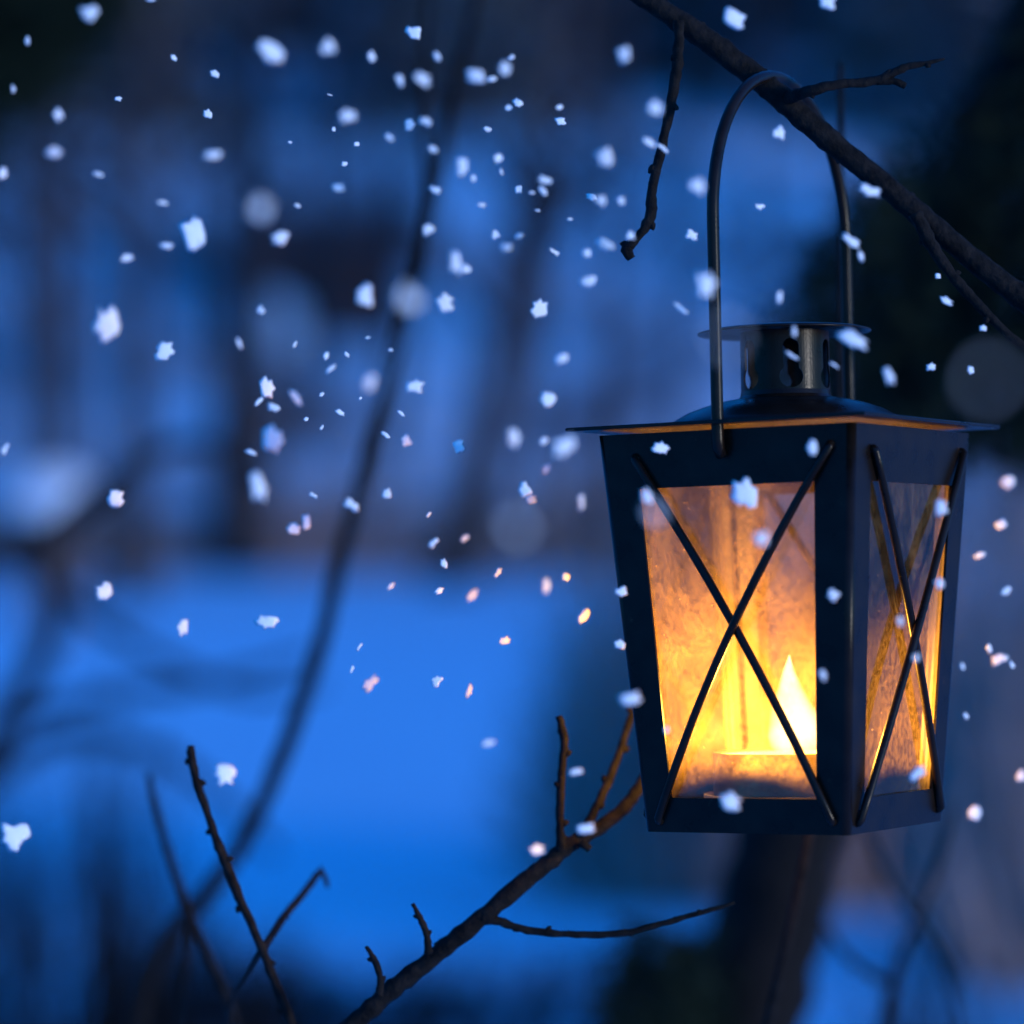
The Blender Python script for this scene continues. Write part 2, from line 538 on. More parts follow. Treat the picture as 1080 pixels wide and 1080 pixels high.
# ------------------------------------------------------------------ a small dark red shed at the wood's edge
def box(bm, x0, x1, y0, y1, z0, z1):
    vs_ = [bm.verts.new(p) for p in ((x0, y0, z0), (x1, y0, z0), (x1, y1, z0), (x0, y1, z0), (x0, y0, z1), (x1, y0, z1), (x1, y1, z1), (x0, y1, z1))]
    for f in ((0, 3, 2, 1), (4, 5, 6, 7), (0, 1, 5, 4), (1, 2, 6, 5), (2, 3, 7, 6), (3, 0, 4, 7)):
        bm.faces.new([vs_[i] for i in f])
d = 56.0
c = P(350, 300, d)
shed = empty('shed', (c.x, d, hill_z(c.x, d) - .4))
zt = P(350, 238, d).z - shed.location.z
bm = bmesh.new(); box(bm, -1.15, 1.15, 0, 2.0, 0, zt - .35); bm_obj('wall', bm, M['shed'], shed)
bm = bmesh.new()
vs_ = [bm.verts.new(p) for p in ((-1.4, -.3, zt - .42), (1.4, -.3, zt - .42), (1.4, 1, zt + .25), (-1.4, 1, zt + .25), (-1.4, 2.3, zt - .42), (1.4, 2.3, zt - .42),
                                 (-1.4, -.3, zt - .32), (1.4, -.3, zt - .32), (1.4, 1, zt + .35), (-1.4, 1, zt + .35), (-1.4, 2.3, zt - .32), (1.4, 2.3, zt - .32))]
for f in ((0, 1, 2, 3), (3, 2, 5, 4), (6, 9, 8, 7), (9, 10, 11, 8), (0, 6, 7, 1), (4, 5, 11, 10), (0, 3, 9, 6), (3, 4, 10, 9), (1, 7, 8, 2), (2, 8, 11, 5)):
    bm.faces.new([vs_[i] for i in f])
bm_obj('roof', bm, M['shed'], shed)
bm = bmesh.new(); box(bm, -.75, -.05, -.03, .05, 0.1, 1.75); dr = bm_obj('door', bm, M['bark_far'], shed)
tag(shed, 'small dark reddish shed blurred among the far trees', 'shed')

# ------------------------------------------------------------------ snow mounds: snow lying on bushes and stumps
def mound(x, y, wpx, hpx, d, label):
    c = P(x, y + hpx / 2, d)
    rx, hz = px(wpx, d) / 2, px(hpx, d)
    ground = hill_z(c.x, d) if d > 46 else field_z(c.x, d)
    base = min(c.z, ground) - .05
    low = max(0, c.z - base)                     # the snow lies on top of the twigs, this far above the ground
    t = empty('snowy_bush', (c.x, d, base))
    verts, faces = [], []
    n, m_ = 20, 9
    for j in range(m_ + 1):
        f = j / m_
        for i in range(n):
            an = 6.283 * i / n
            rr = max(0.0, math.cos(f * 1.5707)) ** 0.6
            v = Vector((math.cos(an) * rx * rr, math.sin(an) * rx * rr * .8, hz * math.sin(f * 1.5708)))
            v *= 1 + .22 * noise.noise(v / rx * 1.6 + Vector((x, y, 0)))
            v.z += low
            verts.append(v)
    for j in range(m_):
        for i in range(n):
            faces.append((j * n + i, j * n + (i + 1) % n, (j + 1) * n + (i + 1) % n, (j + 1) * n + i))
    mesh_obj('snow_cap', verts, faces, M['snow'], t, smooth=True)
    rnd = random.Random(int(x))
    bm = bmesh.new()
    for k in range(40):
        an = rnd.uniform(0, 6.283)
        p0 = Vector((math.cos(an) * rx * .3, math.sin(an) * rx * .3, 0))
        p1 = Vector((math.cos(an) * rx * rnd.uniform(.8, 1.2), math.sin(an) * rx * rnd.uniform(.8, 1.2), (low + hz) * rnd.uniform(.3, .9)))
        tube_into(bm, [p0, p0.lerp(p1, .5) + Vector((0, 0, hz * .1)), p1], [rx * .03, rx * .02, rx * .006], 4)
    bm_obj('twigs', bm, M['twig_brown'], t)
    tag(t, label, 'bush')
mound(48, 518, 90, 48, 28, 'bush capped with bright blue snow at the left edge')
mound(290, 340, 60, 60, 52, 'snowy bush before the dark red shed')

# ------------------------------------------------------------------ leafless thickets
def thicket(name, label, cx, d, half_px, top_px, n, wmm, seed, material, foot=None, depth=1.0, profile=None):
    """a bush of many thin upright stems rooted on the ground; silhouette by profile(u) in -1..1"""
    rnd = random.Random(seed)
    X = (cx - 540) * d / FPX
    gz = field_z(X, d)
    t = empty(name, (X, d, gz - .02))
    rx = px(half_px, d)
    Hm = P(0, top_px, d).z - gz
    stems, fine = bmesh.new(), ([], [])
    for k in range(n):
        u = rnd.uniform(-1, 1)
        hgt = Hm * (profile(u) if profile else math.sqrt(max(0.02, 1 - u * u))) * rnd.uniform(.55, 1.05)
        b = Vector((u * rx * rnd.uniform(.45, .8), rnd.uniform(-1, 1) * depth, 0))
        e = Vector((u * rx * rnd.uniform(.85, 1.1), b.y + rnd.uniform(-.3, .3), hgt))
        mid = b.lerp(e, .5) + Vector((rnd.uniform(-.08, .08), rnd.uniform(-.08, .08), 0))
        w = wmm * .001 * rnd.uniform(.6, 1.4)
        if k % 6 == 0:
            tube_into(stems, [b, mid, e], [w * 1.3, w, w * .3], 5)
        v, f = fine
        sd_ = Vector((rnd.uniform(-1, 1), rnd.uniform(-1, 1), 0)).normalized() * w * .8
        i = len(v); v += [b - sd_, b + sd_, mid + sd_ * .8, mid - sd_ * .8, e]
        f += [(i, i + 1, i + 2, i + 3), (i + 3, i + 2, i + 4)]
        for q in range(4):
            s = rnd.uniform(.3, .95)
            o = b.lerp(e, s)
            dd = Vector((rnd.uniform(-1, 1), rnd.uniform(-1, 1), rnd.uniform(.2, 1.2))).normalized() * hgt * rnd.uniform(.12, .3)
            s2 = Vector((rnd.uniform(-1, 1), rnd.uniform(-1, 1), 0)).normalized() * w * .45
            i = len(v); v += [o - s2, o + s2, o + dd]; f.append((i, i + 1, i + 2))
    sm = bm_obj('stems', stems, material, t); sm['kind'] = 'stuff'
    tw = mesh_obj('twigs', fine[0], fine[1], material, t); tw['kind'] = 'stuff'
    tag(t, label, 'bush')
    return t
thicket('leafless_bush', 'big blurred leafless thicket standing behind the lantern', 830, 12.0, 330, 470, 1300, 12, 3, M['dry'], depth=.7)
thicket('leafless_bush', 'blurred leafless thicket at the right edge behind the lantern', 1120, 10.0, 180, 470, 700, 11, 4, M['dry'], depth=.6)
thicket('leafless_bush', 'low dark blurred shrub in the bottom left corner', 60, 8.2, 200, 720, 190, 8, 6, M['bark'], depth=.7)  # real bush, extra stems darken the corner
thicket('leafless_bush', 'low dark shrub added to darken the bottom below the slanting branch', 560, 8.6, 280, 985, 330, 8, 7, M['bark'], depth=.6)  # shrub added to darken the bottom edge
thicket('leafless_bush', 'low dark shrub added to darken the bottom right corner', 1010, 8.0, 130, 960, 60, 8, 8, M['bark'], depth=.6)  # also added for a darker bottom edge
thicket('leafless_bush', 'low dark blurred shrub below the crossing twigs', 240, 8.5, 190, 960, 260, 8, 9, M['bark'], depth=.5)  # bush made denser to darken the bottom edge

thicket('leafless_bush', 'band of mauve brown brush along the far edge of the snow', 280, 45.0, 460, 478, 900, 34, 12, M['dry'], depth=1.5, profile=lambda u: 0.8 + 0.2 * math.sin(u * 9))
thicket('leafless_bush', 'brown brush at the field edge, left of the lantern', 600, 45.5, 170, 500, 300, 34, 13, M['dry'], depth=1.5)

# arching shrub at the far left of the field
arch = empty('arching_shrub', P(-60, 1400, 5.5)); arch.location.z = 0
arcs = [[(-80, 620, 13.0), (-10, 590, 13.0), (35, 575, 14.5), (90, 530, 13.0), (150, 485, 10.2), (215, 470, 7.2), (290, 505, 5.8)],
        [(35, 575, 11.6), (60, 640, 13.0), (40, 700, 14.5), (5, 760, 15.9), (-40, 860, 17.4), (-90, 1000, 18.8)],
        [(60, 620, 8.7), (110, 660, 8.7), (180, 700, 7.2), (260, 730, 5.8), (340, 725, 4.3)],
        [(-40, 840, 10.2), (60, 780, 10.2), (160, 790, 8.7), (230, 840, 7.2), (290, 900, 5.8)],
        [(5, 760, 8.7), (110, 735, 8.7), (220, 720, 7.2), (330, 690, 4.3)]]
for k, a in enumerate(arcs):
    twig('stem', a, M['bark'], arch, d=5.0, sub=6, seg=7, seed=30 + k, to_ground=(-1.0, 5.2, 0) if k == 1 else None)
tag(arch, 'dark blurred shrub arching in from the left edge over the snow', 'shrub')

# ------------------------------------------------------------------ lantern
S = 0.125                                        # width of the lantern body at its top, metres
FX, FY, FZ, YAW, PIT, ROL, WB, HH, WP, _ = (0.98576, -0.27766, 11.5751, 0.545851, -0.033427, -0.020387, 0.79327, 1.40211, 1.16049, 0.01018)
def rot_fit(y, p, r):
    Ry = Matrix(((math.cos(y), 0, math.sin(y)), (0, 1, 0), (-math.sin(y), 0, math.cos(y))))
    Rx = Matrix(((1, 0, 0), (0, math.cos(p), -math.sin(p)), (0, math.sin(p), math.cos(p))))
    Rz = Matrix(((math.cos(r), -math.sin(r), 0), (math.sin(r), math.cos(r), 0), (0, 0, 1)))
    return Rz @ Rx @ Ry
Mf = rot_fit(YAW, PIT, ROL)
def to_world_dir(v): return Vector((v[0], v[2], -v[1]))
ex = to_world_dir(Mf.col[0]); ey = to_world_dir(Mf.col[2]); ez = to_world_dir(-Mf.col[1])
H = HH * S
top = Vector((FX * S, FZ * S, CAMZ - FY * S))
base = top - ez * H
LM = Matrix(((ex.x, ey.x, ez.x, base.x), (ex.y, ey.y, ez.y, base.y), (ex.z, ey.z, ez.z, base.z), (0, 0, 0, 1)))
lan = empty('lantern')
lan.matrix_world = LM
tag(lan, 'lit black metal lantern with crossed rods over glass, hanging from the branch', 'lantern')
WT_, WB_ = S / 2, WB * S / 2
TH = 0.0012
RC = 0.0032
def half(z): return WB_ + (WT_ - WB_) * z / H
def spin(v, k):
    for _ in range(k): v = Vector((-v.y, v.x, v.z))
    return v
Z0, Z1 = 0.0152, H - 0.0242                         # window opening
def side_margin(z): return 0.0150 + 0.0035 * z / H
def panel(k):
    bm = bmesh.new()
    rows = []
    for inner in (0, 1):
        off = TH * inner
        r = []
        for z in (0.0, Z0, Z1, H):
            a = half(z)
            us = (-(a - RC), -(a - side_margin(z)), a - side_margin(z), a - RC)
            r.append([bm.verts.new(spin(Vector((u, -a + off, z)), k)) for u in us])
        rows.append(r)
    o, i = rows
    for j in range(3):
        for c_ in range(3):
            if j == 1 and c_ == 1: continue
            bm.faces.new((o[j][c_], o[j][c_ + 1], o[j + 1][c_ + 1], o[j + 1][c_]))
            bm.faces.new((i[j][c_], i[j + 1][c_], i[j + 1][c_ + 1], i[j][c_ + 1]))
    ring = lambda r: [r[1][1], r[1][2], r[2][2], r[2][1]]
    edge = lambda r: [r[0][0], r[0][1], r[0][2], r[0][3], r[1][3], r[2][3], r[3][3], r[3][2], r[3][1], r[3][0], r[2][0], r[1][0]]
    for fn in (ring, edge):
        A, B = fn(o), fn(i)
        for j in range(len(A)):
            bm.faces.new((A[j], A[(j + 1) % len(A)], B[(j + 1) % len(A)], B[j]))
    p = bm_obj('side_panel', bm, M['metal'], lan)
    p.data.materials.append(M['bare'])               # inside made paler, candle glow put into the colour
    inw = spin(Vector((0, 1, 0)), k)
    for f_ in p.data.polygons:
        if f_.normal.dot(inw) > .8: f_.material_index = 1
    # glass pane behind the opening
    bm = bmesh.new()
    vv = []
    for off in (TH + 0.0004, TH + 0.0018):
        for z, sg in ((Z0 - .004, -1), (Z0 - .004, 1), (Z1 + .004, 1), (Z1 + .004, -1)):
            a = half(z)
            vv.append(bm.verts.new(spin(Vector((sg * (a - side_margin(z) + .004), -a + off, z)), k)))
    for f in ((0, 1, 2, 3), (7, 6, 5, 4), (0, 4, 5, 1), (1, 5, 6, 2), (2, 6, 7, 3), (3, 7, 4, 0)):
        bm.faces.new([vv[i_] for i_ in f])
    bm_obj('glass_pane', bm, M['glass'], p)
    # two crossed rods
    for (u0, v0, u1, v1, st) in ((.15, .065, .925, .962, .0019), (.915, .055, .085, .967, .0052)):
        pts = []
        n = 14
        for j in range(n + 1):
            f = j / n
            u, v = u0 + (u1 - u0) * f, v0 + (v1 - v0) * f
            z = H * (1 - v); a = half(z)
            s_ = .0019 + (st - .0019) * math.sin(math.pi * f)
            pts.append(Vector(((u * 2 - 1) * a, -a - s_, z)))
        first = pts[0] + Vector((0, .0035, .0012)); last = pts[-1] + Vector((0, .0035, -.0012))
        pts = [first, pts[0] + Vector((0, .0008, .0008))] + pts + [pts[-1] + Vector((0, .0008, -.0008)), last]
        bm = bmesh.new()
        tube_into(bm, [spin(q_, k) for q_ in pts], [.0019] * len(pts), 10, .06, k)
        bm_obj('cross_rod', bm, M['metal'], p, smooth=True)
    return p
for k in range(4):
    panel(k)
for k in range(4):                                   # rounded corner folds
    bm = bmesh.new()
    rws = []
    for z in (0.0, H):
        a = half(z)
        c_ = Vector((a - RC, -a + RC, z))
        rws.append([[bm.verts.new(spin(c_ + Vector((math.sin(t), -math.cos(t), 0)) * r_, k)) for t in [math.pi / 2 * j / 6 for j in range(7)]] for r_ in (RC, RC - TH)])
    for j in range(6):
        bm.faces.new((rws[0][0][j], rws[0][0][j + 1], rws[1][0][j + 1], rws[1][0][j]))
        bm.faces.new((rws[0][1][j + 1], rws[0][1][j], rws[1][1][j], rws[1][1][j + 1]))
        for e_ in (0, 1):
            bm.faces.new((rws[e_][0][j], rws[e_][1][j], rws[e_][1][j + 1], rws[e_][0][j + 1]))
    bm_obj('corner_fold', bm, M['metal'], lan, smooth=True)
bm = bmesh.new(); box(bm, -(half(.006) - .002), half(.006) - .002, -(half(.006) - .002), half(.006) - .002, .0052, .0064)
bm_obj('floor_plate', bm, M['metal'], lan)
# roof plate, dome, chimney, cap
hp = WP * S / 2
bm = bmesh.new()
zr = H + 0.0020
vv = []
for z, e_ in ((zr, hp - .0004), (zr + .0005, hp), (zr + .0011, hp), (zr + .0016, hp - .0004)):
    vv.append([bm.verts.new((sx * e_, sy * e_, z)) for sx, sy in ((-1, -1), (1, -1), (1, 1), (-1, 1))])
for j in range(3):
    for i in range(4):
        bm.faces.new((vv[j][i], vv[j][(i + 1) % 4], vv[j + 1][(i + 1) % 4], vv[j + 1][i]))
bm.faces.new(vv[0][::-1])
bm.faces.new(vv[-1])
roof = bm_obj('roof_plate', bm, M['metal'], lan)
def lathe(profile, n=64, closed=False):
    bm = bmesh.new()
    rs = [[bm.verts.new((r * math.cos(6.283185 * k / n), r * math.sin(6.283185 * k / n), z)) for k in range(n)] for r, z in profile]
    m_ = len(rs)
    for j in range(m_ if closed else m_ - 1):
        for k in range(n):
            bm.faces.new((rs[j][k], rs[j][(k + 1) % n], rs[(j + 1) % m_][(k + 1) % n], rs[(j + 1) % m_][k]))
    return bm
zt = zr + .0016
bm = lathe([(.0545, zt - .0004), (.0540, zt + .0008), (.050, zt + .0035), (.044, zt + .0068), (.036, zt + .0096), (.028, zt + .0116), (.0245, zt + .0122), (.0236, zt + .0110), (.028, zt + .0104), (.036, zt + .0084), (.044, zt + .0056), (.052, zt - .0004)], closed=True)
bm_obj('dome', bm, M['metal'], lan, smooth=True)
# chimney with keyhole vents
zc0, zc1 = zt + .0108, zt + .0425
rc_ = .0200
bm = lathe([(rc_ + .0040, zc0), (rc_ + .0018, zc0 + .0012), (rc_ + .0004, zc0 + .003), (rc_, zc0 + .005), (rc_, zc1), (rc_ - .0008, zc1), (rc_ - .0008, zc0 + .005), (rc_ + .001, zc0 + .0012), (rc_ + .0034, zc0)], n=96, closed=True)
chim = bm_obj('chimney', bm, M['metal'], lan, smooth=False)
cut = bmesh.new()
for k in range(6):
    an = R(-90 - 17.5 + 60 * k - 8)
    c0, c1 = rc_ - .006, rc_ + .006
    prof = []
    for t in range(13):                              # big round end at the bottom
        th = R(130 + 280 * t / 12)
        prof.append((.0054 * math.cos(th), .0062 * 0 + .0050 * math.sin(th)))
    for t in range(7):
        th = R(0 + 180 * t / 6)
        prof.append((.0036 * math.cos(th), .0135 + .0036 * math.sin(th)))
    zc = zc0 + .0105
    A, B = [], []
    d_ = Vector((math.cos(an), math.sin(an), 0)); s_ = Vector((-math.sin(an), math.cos(an), 0))
    for (u, v) in prof:
        A.append(cut.verts.new(d_ * c0 + s_ * u + Vector((0, 0, zc + v)))); B.append(cut.verts.new(d_ * c1 + s_ * u + Vector((0, 0, zc + v))))
    n = len(A)
    for j in range(n): cut.faces.new((A[j], A[(j + 1) % n], B[(j + 1) % n], B[j]))
    cut.faces.new(A[::-1]); cut.faces.new(B)
cuto = bm_obj('cutter', cut, None, lan)
mod = chim.modifiers.new('vents', 'BOOLEAN'); mod.operation = 'DIFFERENCE'; mod.object = cuto; mod.solver = 'EXACT'
bpy.context.view_layer.update()
dg = bpy.context.evaluated_depsgraph_get()
nm = bpy.data.meshes.new_from_object(chim.evaluated_get(dg))
chim.modifiers.clear()
chim.data = nm
bpy.data.objects.remove(cuto, do_unlink=True)
zk = zc1
bm = lathe([(.0004, zk + .0030), (.020, zk + .0026), (.034, zk + .0014), (.0386, zk + .0004), (.0390, zk - .0002), (.0386, zk - .0006), (.034, zk + .0004), (.020, zk + .0016), (.0004, zk + .0020)])
bm_obj('cap', bm, M['metal'], lan, smooth=True)
# wire handle: one leg hooked into the front face, the other into the face behind
hy = .0665
hz0, hz1 = H - .0105, zt + .0885
ph = [Vector((0, -half(hz0) + .001, hz0 + .001)), Vector((0, -half(hz0) - .0028, hz0)), Vector((0, -hy + .0004, hz0 + .0022)), Vector((0, -hy, hz0 + .006))]
for j in range(8): ph.append(Vector((0, -hy, hz0 + .012 + (hz1 - hz0 - .012) * j / 7)))
for j in range(1, 28):
    t = math.pi * j / 28
    ph.append(Vector((0, -hy * math.cos(t), hz1 + .0690 * math.sin(t))))
for j in range(8): ph.append(Vector((0, hy, hz1 + (hz0 + .012 - hz1) * j / 7)))
ph += [Vector((0, hy, hz0 + .006)), Vector((0, hy - .0004, hz0 + .0022)), Vector((0, half(hz0) + .0028, hz0)), Vector((0, half(hz0) - .001, hz0 + .001))]
bm = bmesh.new(); tube_into(bm, ph, [.0027] * len(ph), 14)
bm_obj('handle', bm, M['metal'], lan, smooth=True)

# ------------------------------------------------------------------ candle in the lantern
can = empty('candle')
can.matrix_world = LM @ Matrix.Translation((0.000, 0.000, .0064))
tag(can, 'burning short candle in a tin dish inside the lantern', 'candle')
bm = lathe([(.0005, .0008), (.038, .0008), (.0400, .0022), (.0408, .0085), (.0400, .0088), (.0392, .0030), (.037, .0018), (.0005, .0018)]); bm_obj('dish', bm, M['tin'], can, smooth=True)
bm = lathe([(.0005, .0019), (.0335, .0019), (.0345, .0035), (.0347, .0245), (.0338, .0262), (.0325, .0258), (.0315, .0228), (.018, .0216), (.0005, .0214)]); bm_obj('wax', bm, M['wax'], can, smooth=True)
bm = lathe([(.0348, .0020), (.0362, .0022), (.0364, .0268), (.0360, .0272), (.0350, .0268), (.0348, .0240)]); bm_obj('cup', bm, M['tin'], can, smooth=True)
bm = bmesh.new(); tube_into(bm, [Vector((0, 0, .0212)), Vector((.0002, 0, .0245)), Vector((.001, .0003, .0285))], [.0008, .0008, .0006], 8); bm_obj('wick', bm, M['bark'], can, smooth=True)
bm = lathe([(.0003, .0240), (.0075, .0252), (.0125, .0290), (.0142, .0340), (.0128, .0405), (.0096, .0475), (.0062, .0550), (.0030, .0630), (.0002, .0700)], n=32)
for v in bm.verts:
    v.co.x = v.co.x * (1 + .25 * noise.noise(v.co * 120)) + .0016 * math.sin((v.co.z - .02) * 110)
    v.co.y *= 1 + .25 * noise.noise(v.co * 120 + Vector((9, 0, 0)))
fl = bm_obj('flame', bm, M['flame'], can, smooth=True)
fl.visible_shadow = True
cl = bpy.data.lights.new('candle_light', 'POINT')
cl.energy = 0.23
cl.color = (1.0, 0.48, 0.06)
cl.shadow_soft_size = 0.009
clo = bpy.data.objects.new('candle_light', cl); link(clo, can); clo.location = (0, 0, .046)
fl.visible_shadow = False

# ------------------------------------------------------------------ the tree whose branch carries the lantern
DB = 1.446
bt = empty('bare_tree', (-0.95, 1.75, 0))
tag(bt, 'bare tree whose dark branch slants over the top right and carries the lantern', 'tree')
bm = bmesh.new()
tp = [Vector((-.95, 1.75, -.05)), Vector((-.96, 1.76, .6)), Vector((-.94, 1.74, 1.2)), Vector((-.92, 1.72, 1.8)), Vector((-.90, 1.70, 2.4)), Vector((-.86, 1.70, 3.2)), Vector((-.80, 1.72, 4.2))]
tube_into(bm, tp, [.11, .085, .078, .072, .066, .05, .02], 14, .25, 1)
o = bm_obj('trunk', bm, M['bark'], None, smooth=True); adopt(o, bt)
br = twig('branch', [(-1480, -1180, 38.6, 1.71), (-900, -900, 25.2, 1.62), (-300, -560, 18.5, 1.52), (200, -260, 15.1, 1.47), (480, -110, 13.4, DB), (620, -38, 11.8), (694, 8, 10.9), (742, 40, 13.0), (790, 76, 12.6), (830, 108, 13.9), (872, 146, 12.6), (922, 186, 11.8), (972, 228, 13.0), (1028, 275, 11.8), (1078, 314, 13.0), (1150, 362, 10.1), (1300, 450, 7.6), (1480, 540, 3.4)], M['bark'], bt, d=DB, sub=8, seg=14, rough=.18, buds=14, bud_px=3.2, seed=2)
twig('twig', [(716, 22, 6), (716, 46, 5.5), (713, 80, 6), (706, 118, 5.5), (697, 160, 5.2), (688, 200, 5.5), (686, 228, 6.5), (674, 249, 4.5), (661, 262, 6), (666, 273, 5)], M['bark'], br, d=DB - .012, rough=.35, buds=5, bud_px=4.6, seed=3)
twig('twig', [(828, 106, 8, DB), (850, 97, 6, DB - .02), (885, 89, 5, DB - .022), (925, 85, 5, DB - .02), (952, 72, 4.5, DB - .02), (975, 67, 3, DB - .02), (996, 62, 1.2, DB - .02)], M['bark'], br, rough=.35, buds=3, bud_px=3, seed=4)
twig('twig', [(925, 86, 4.5), (944, 86, 4), (955, 91, 3.6)], M['bark'], br, d=DB - .02, rough=.3, seed=5)
twig('twig', [(965, 225, 8), (978, 250, 7), (1000, 285, 6), (1025, 314, 5.5), (1052, 342, 5), (1082, 368, 4), (1130, 400, 3), (1190, 430, 1.5)], M['bark'], br, d=DB - .012, rough=.4, buds=5, bud_px=4, seed=6)

# ------------------------------------------------------------------ stems near the lantern
sap = empty('sapling', (P(110, 0, 2.2).x, 2.2, 0))
tag(sap, 'tall curved dark stem leaning up through the left half', 'sapling')
twig('stem', [(530, -150, 5.0), (505, -20, 5.8), (482, 90, 6.5), (456, 210, 7.2), (436, 300, 7.6), (412, 390, 7.9), (386, 490, 8.3), (360, 585, 8.6), (338, 680, 9.0), (308, 770, 9.4), (266, 868, 9.7), (222, 938, 10.1), (180, 985, 10.1), (152, 1045, 10.1), (140, 1110, 10.8)], M['bark'], sap, d=2.2, sub=7, seg=10, seed=10, to_ground=(P(110, 0, 2.2).x, 2.2, -.02))
twig('twig', [(462, -60, 3), (448, 40, 4), (446, 120, 4.5), (455, 215, 5)], M['bark'], sap, d=2.2, seed=11)
up = empty('sapling', (P(640, 0, 1.64).x, 1.64, 0))
tag(up, 'thin straight upright stem behind the lantern handle', 'sapling')
twig('stem', [(886, 66, 2.5), (886, 130, 3.5), (886, 250, 4), (885, 420, 4.5), (878, 700, 5), (850, 900, 5.5), (805, 1100, 6)], M['bark'], up, d=1.64, seed=12, to_ground=(P(640, 0, 1.64).x, 1.64, -.02))

sh = empty('shrub', (P(345, 0, 1.5).x, 1.5, 0))
tag(sh, 'small sharp dark twig with a forked side shoot, lower left', 'shrub')
st = twig('stem', [(201, 786, 3.5), (203, 802, 5), (209, 830, 4.6), (222, 868, 4.4), (236, 906, 5.4), (252, 945, 4.8), (276, 1000, 5), (292, 1040, 5), (312, 1095, 5.5)], M['bark'], sh, d=1.50, rough=.4, buds=7, bud_px=3.5, seed=14, to_ground=(P(420, 0, 1.5).x, 1.5, -.02))
twig('twig', [(276, 1002, 4.5, 1.5), (300, 966, 4.2, 1.54), (322, 940, 4, 1.58), (338, 920, 3.5, 1.6), (346, 936, 1.8, 1.6)], M['bark'], st, buds=2, bud_px=2.6, seed=15)
twig('twig', [(275, 1002, 3.5, 1.5), (258, 1030, 3, 1.56), (246, 1050, 3, 1.6), (240, 1085, 2.6, 1.63)], M['bark'], st, seed=16)
sh2 = empty('shrub', (P(250, 0, 1.72).x, 1.72, 0))
tag(sh2, 'faint blurred thin stem left of the sharp twig, lower left', 'shrub')
st = twig('stem', [(157, 815, 2.5), (164, 850, 4), (180, 905, 4.5), (200, 965, 5.5), (222, 1012, 5.5), (244, 1066, 6), (255, 1110, 6)], M['bark'], sh2, d=1.74, seed=17, to_ground=(P(300, 0, 1.74).x, 1.74, -.02))
twig('twig', [(204, 965, 5), (196, 1010, 5), (190, 1060, 5), (188, 1110, 5)], M['bark'], st, d=1.76, seed=18)

sh3 = empty('shrub', (P(150, 0, 1.5).x, 1.5, 0))
tag(sh3, 'dark branch with upright twigs slanting up to the lantern foot', 'shrub')
st = twig('stem', [(700, 770, 3.4, 1.53), (690, 800, 5.2, 1.52), (669, 838, 6.9, 1.50), (640, 868, 7.3, 1.49), (600, 892, 8.6, 1.48), (560, 924, 9.0, 1.475), (500, 974, 9.5, 1.47), (440, 1022, 9.9, 1.47), (392, 1062, 10.3, 1.47), (340, 1110, 11.2, 1.47)], M['bark'], sh3, sub=8, seg=12, rough=.35, buds=6, bud_px=4, seed=20, to_ground=(P(100, 0, 1.5).x, 1.5, -.02))
twig('twig', [(592, 898, 6), (590, 862, 4.6), (592, 815, 4.4), (595, 780, 4.6), (589, 755, 4)], M['bark'], st, d=1.475, rough=.4, buds=4, bud_px=3.6, seed=21)
twig('twig', [(612, 884, 5, 1.48), (632, 845, 4.6, 1.49), (648, 808, 4.8, 1.5), (660, 772, 4.2, 1.51), (672, 735, 3.5, 1.52)], M['bark'], st, rough=.4, buds=4, bud_px=3.6, seed=22)
twig('twig', [(400, 1050, 4.5), (401, 1032, 3.6), (395, 1012, 3.4), (386, 998, 2)], M['bark'], st, d=1.46, rough=.4, buds=2, bud_px=3, seed=23)
twig('twig', [(452, 1006, 4.5), (450, 986, 3.6), (444, 970, 3.4), (435, 953, 2)], M['bark'], st, d=1.46, rough=.4, buds=2, bud_px=3, seed=24)
twig('twig', [(508, 968, 7), (528, 972, 5), (556, 981, 4.2), (600, 985, 3.8), (650, 985, 3.6), (690, 976, 3.2), (735, 964, 2.8), (775, 952, 1.6)], M['bark'], st, d=1.47, rough=.4, buds=4, bud_px=2.6, seed=25)
twig('twig', [(612, 888, 5), (622, 896, 4)], M['bark'], st, d=1.475, seed=26)

sh4 = empty('shrub', (P(960, 0, 2.2).x, 2.2, 0))
tag(sh4, 'faint crossing twigs below the lantern at lower right', 'shrub')
st = twig('stem', [(1004, 850, 2.5), (990, 910, 4), (965, 975, 5), (945, 1020, 6), (932, 1090, 7)], M['bark'], sh4, d=2.2, seed=27, to_ground=(P(960, 0, 2.2).x, 2.2, -.02))
twig('twig', [(905, 850, 2.5), (930, 915, 4), (968, 975, 4), (1000, 1030, 4.5), (1015, 1100, 5)], M['bark'], st, d=2.25, seed=28)
twig('twig', [(860, 960, 2), (895, 1010, 4), (940, 1040, 5)], M['bark'], st, d=2.2, seed=29)

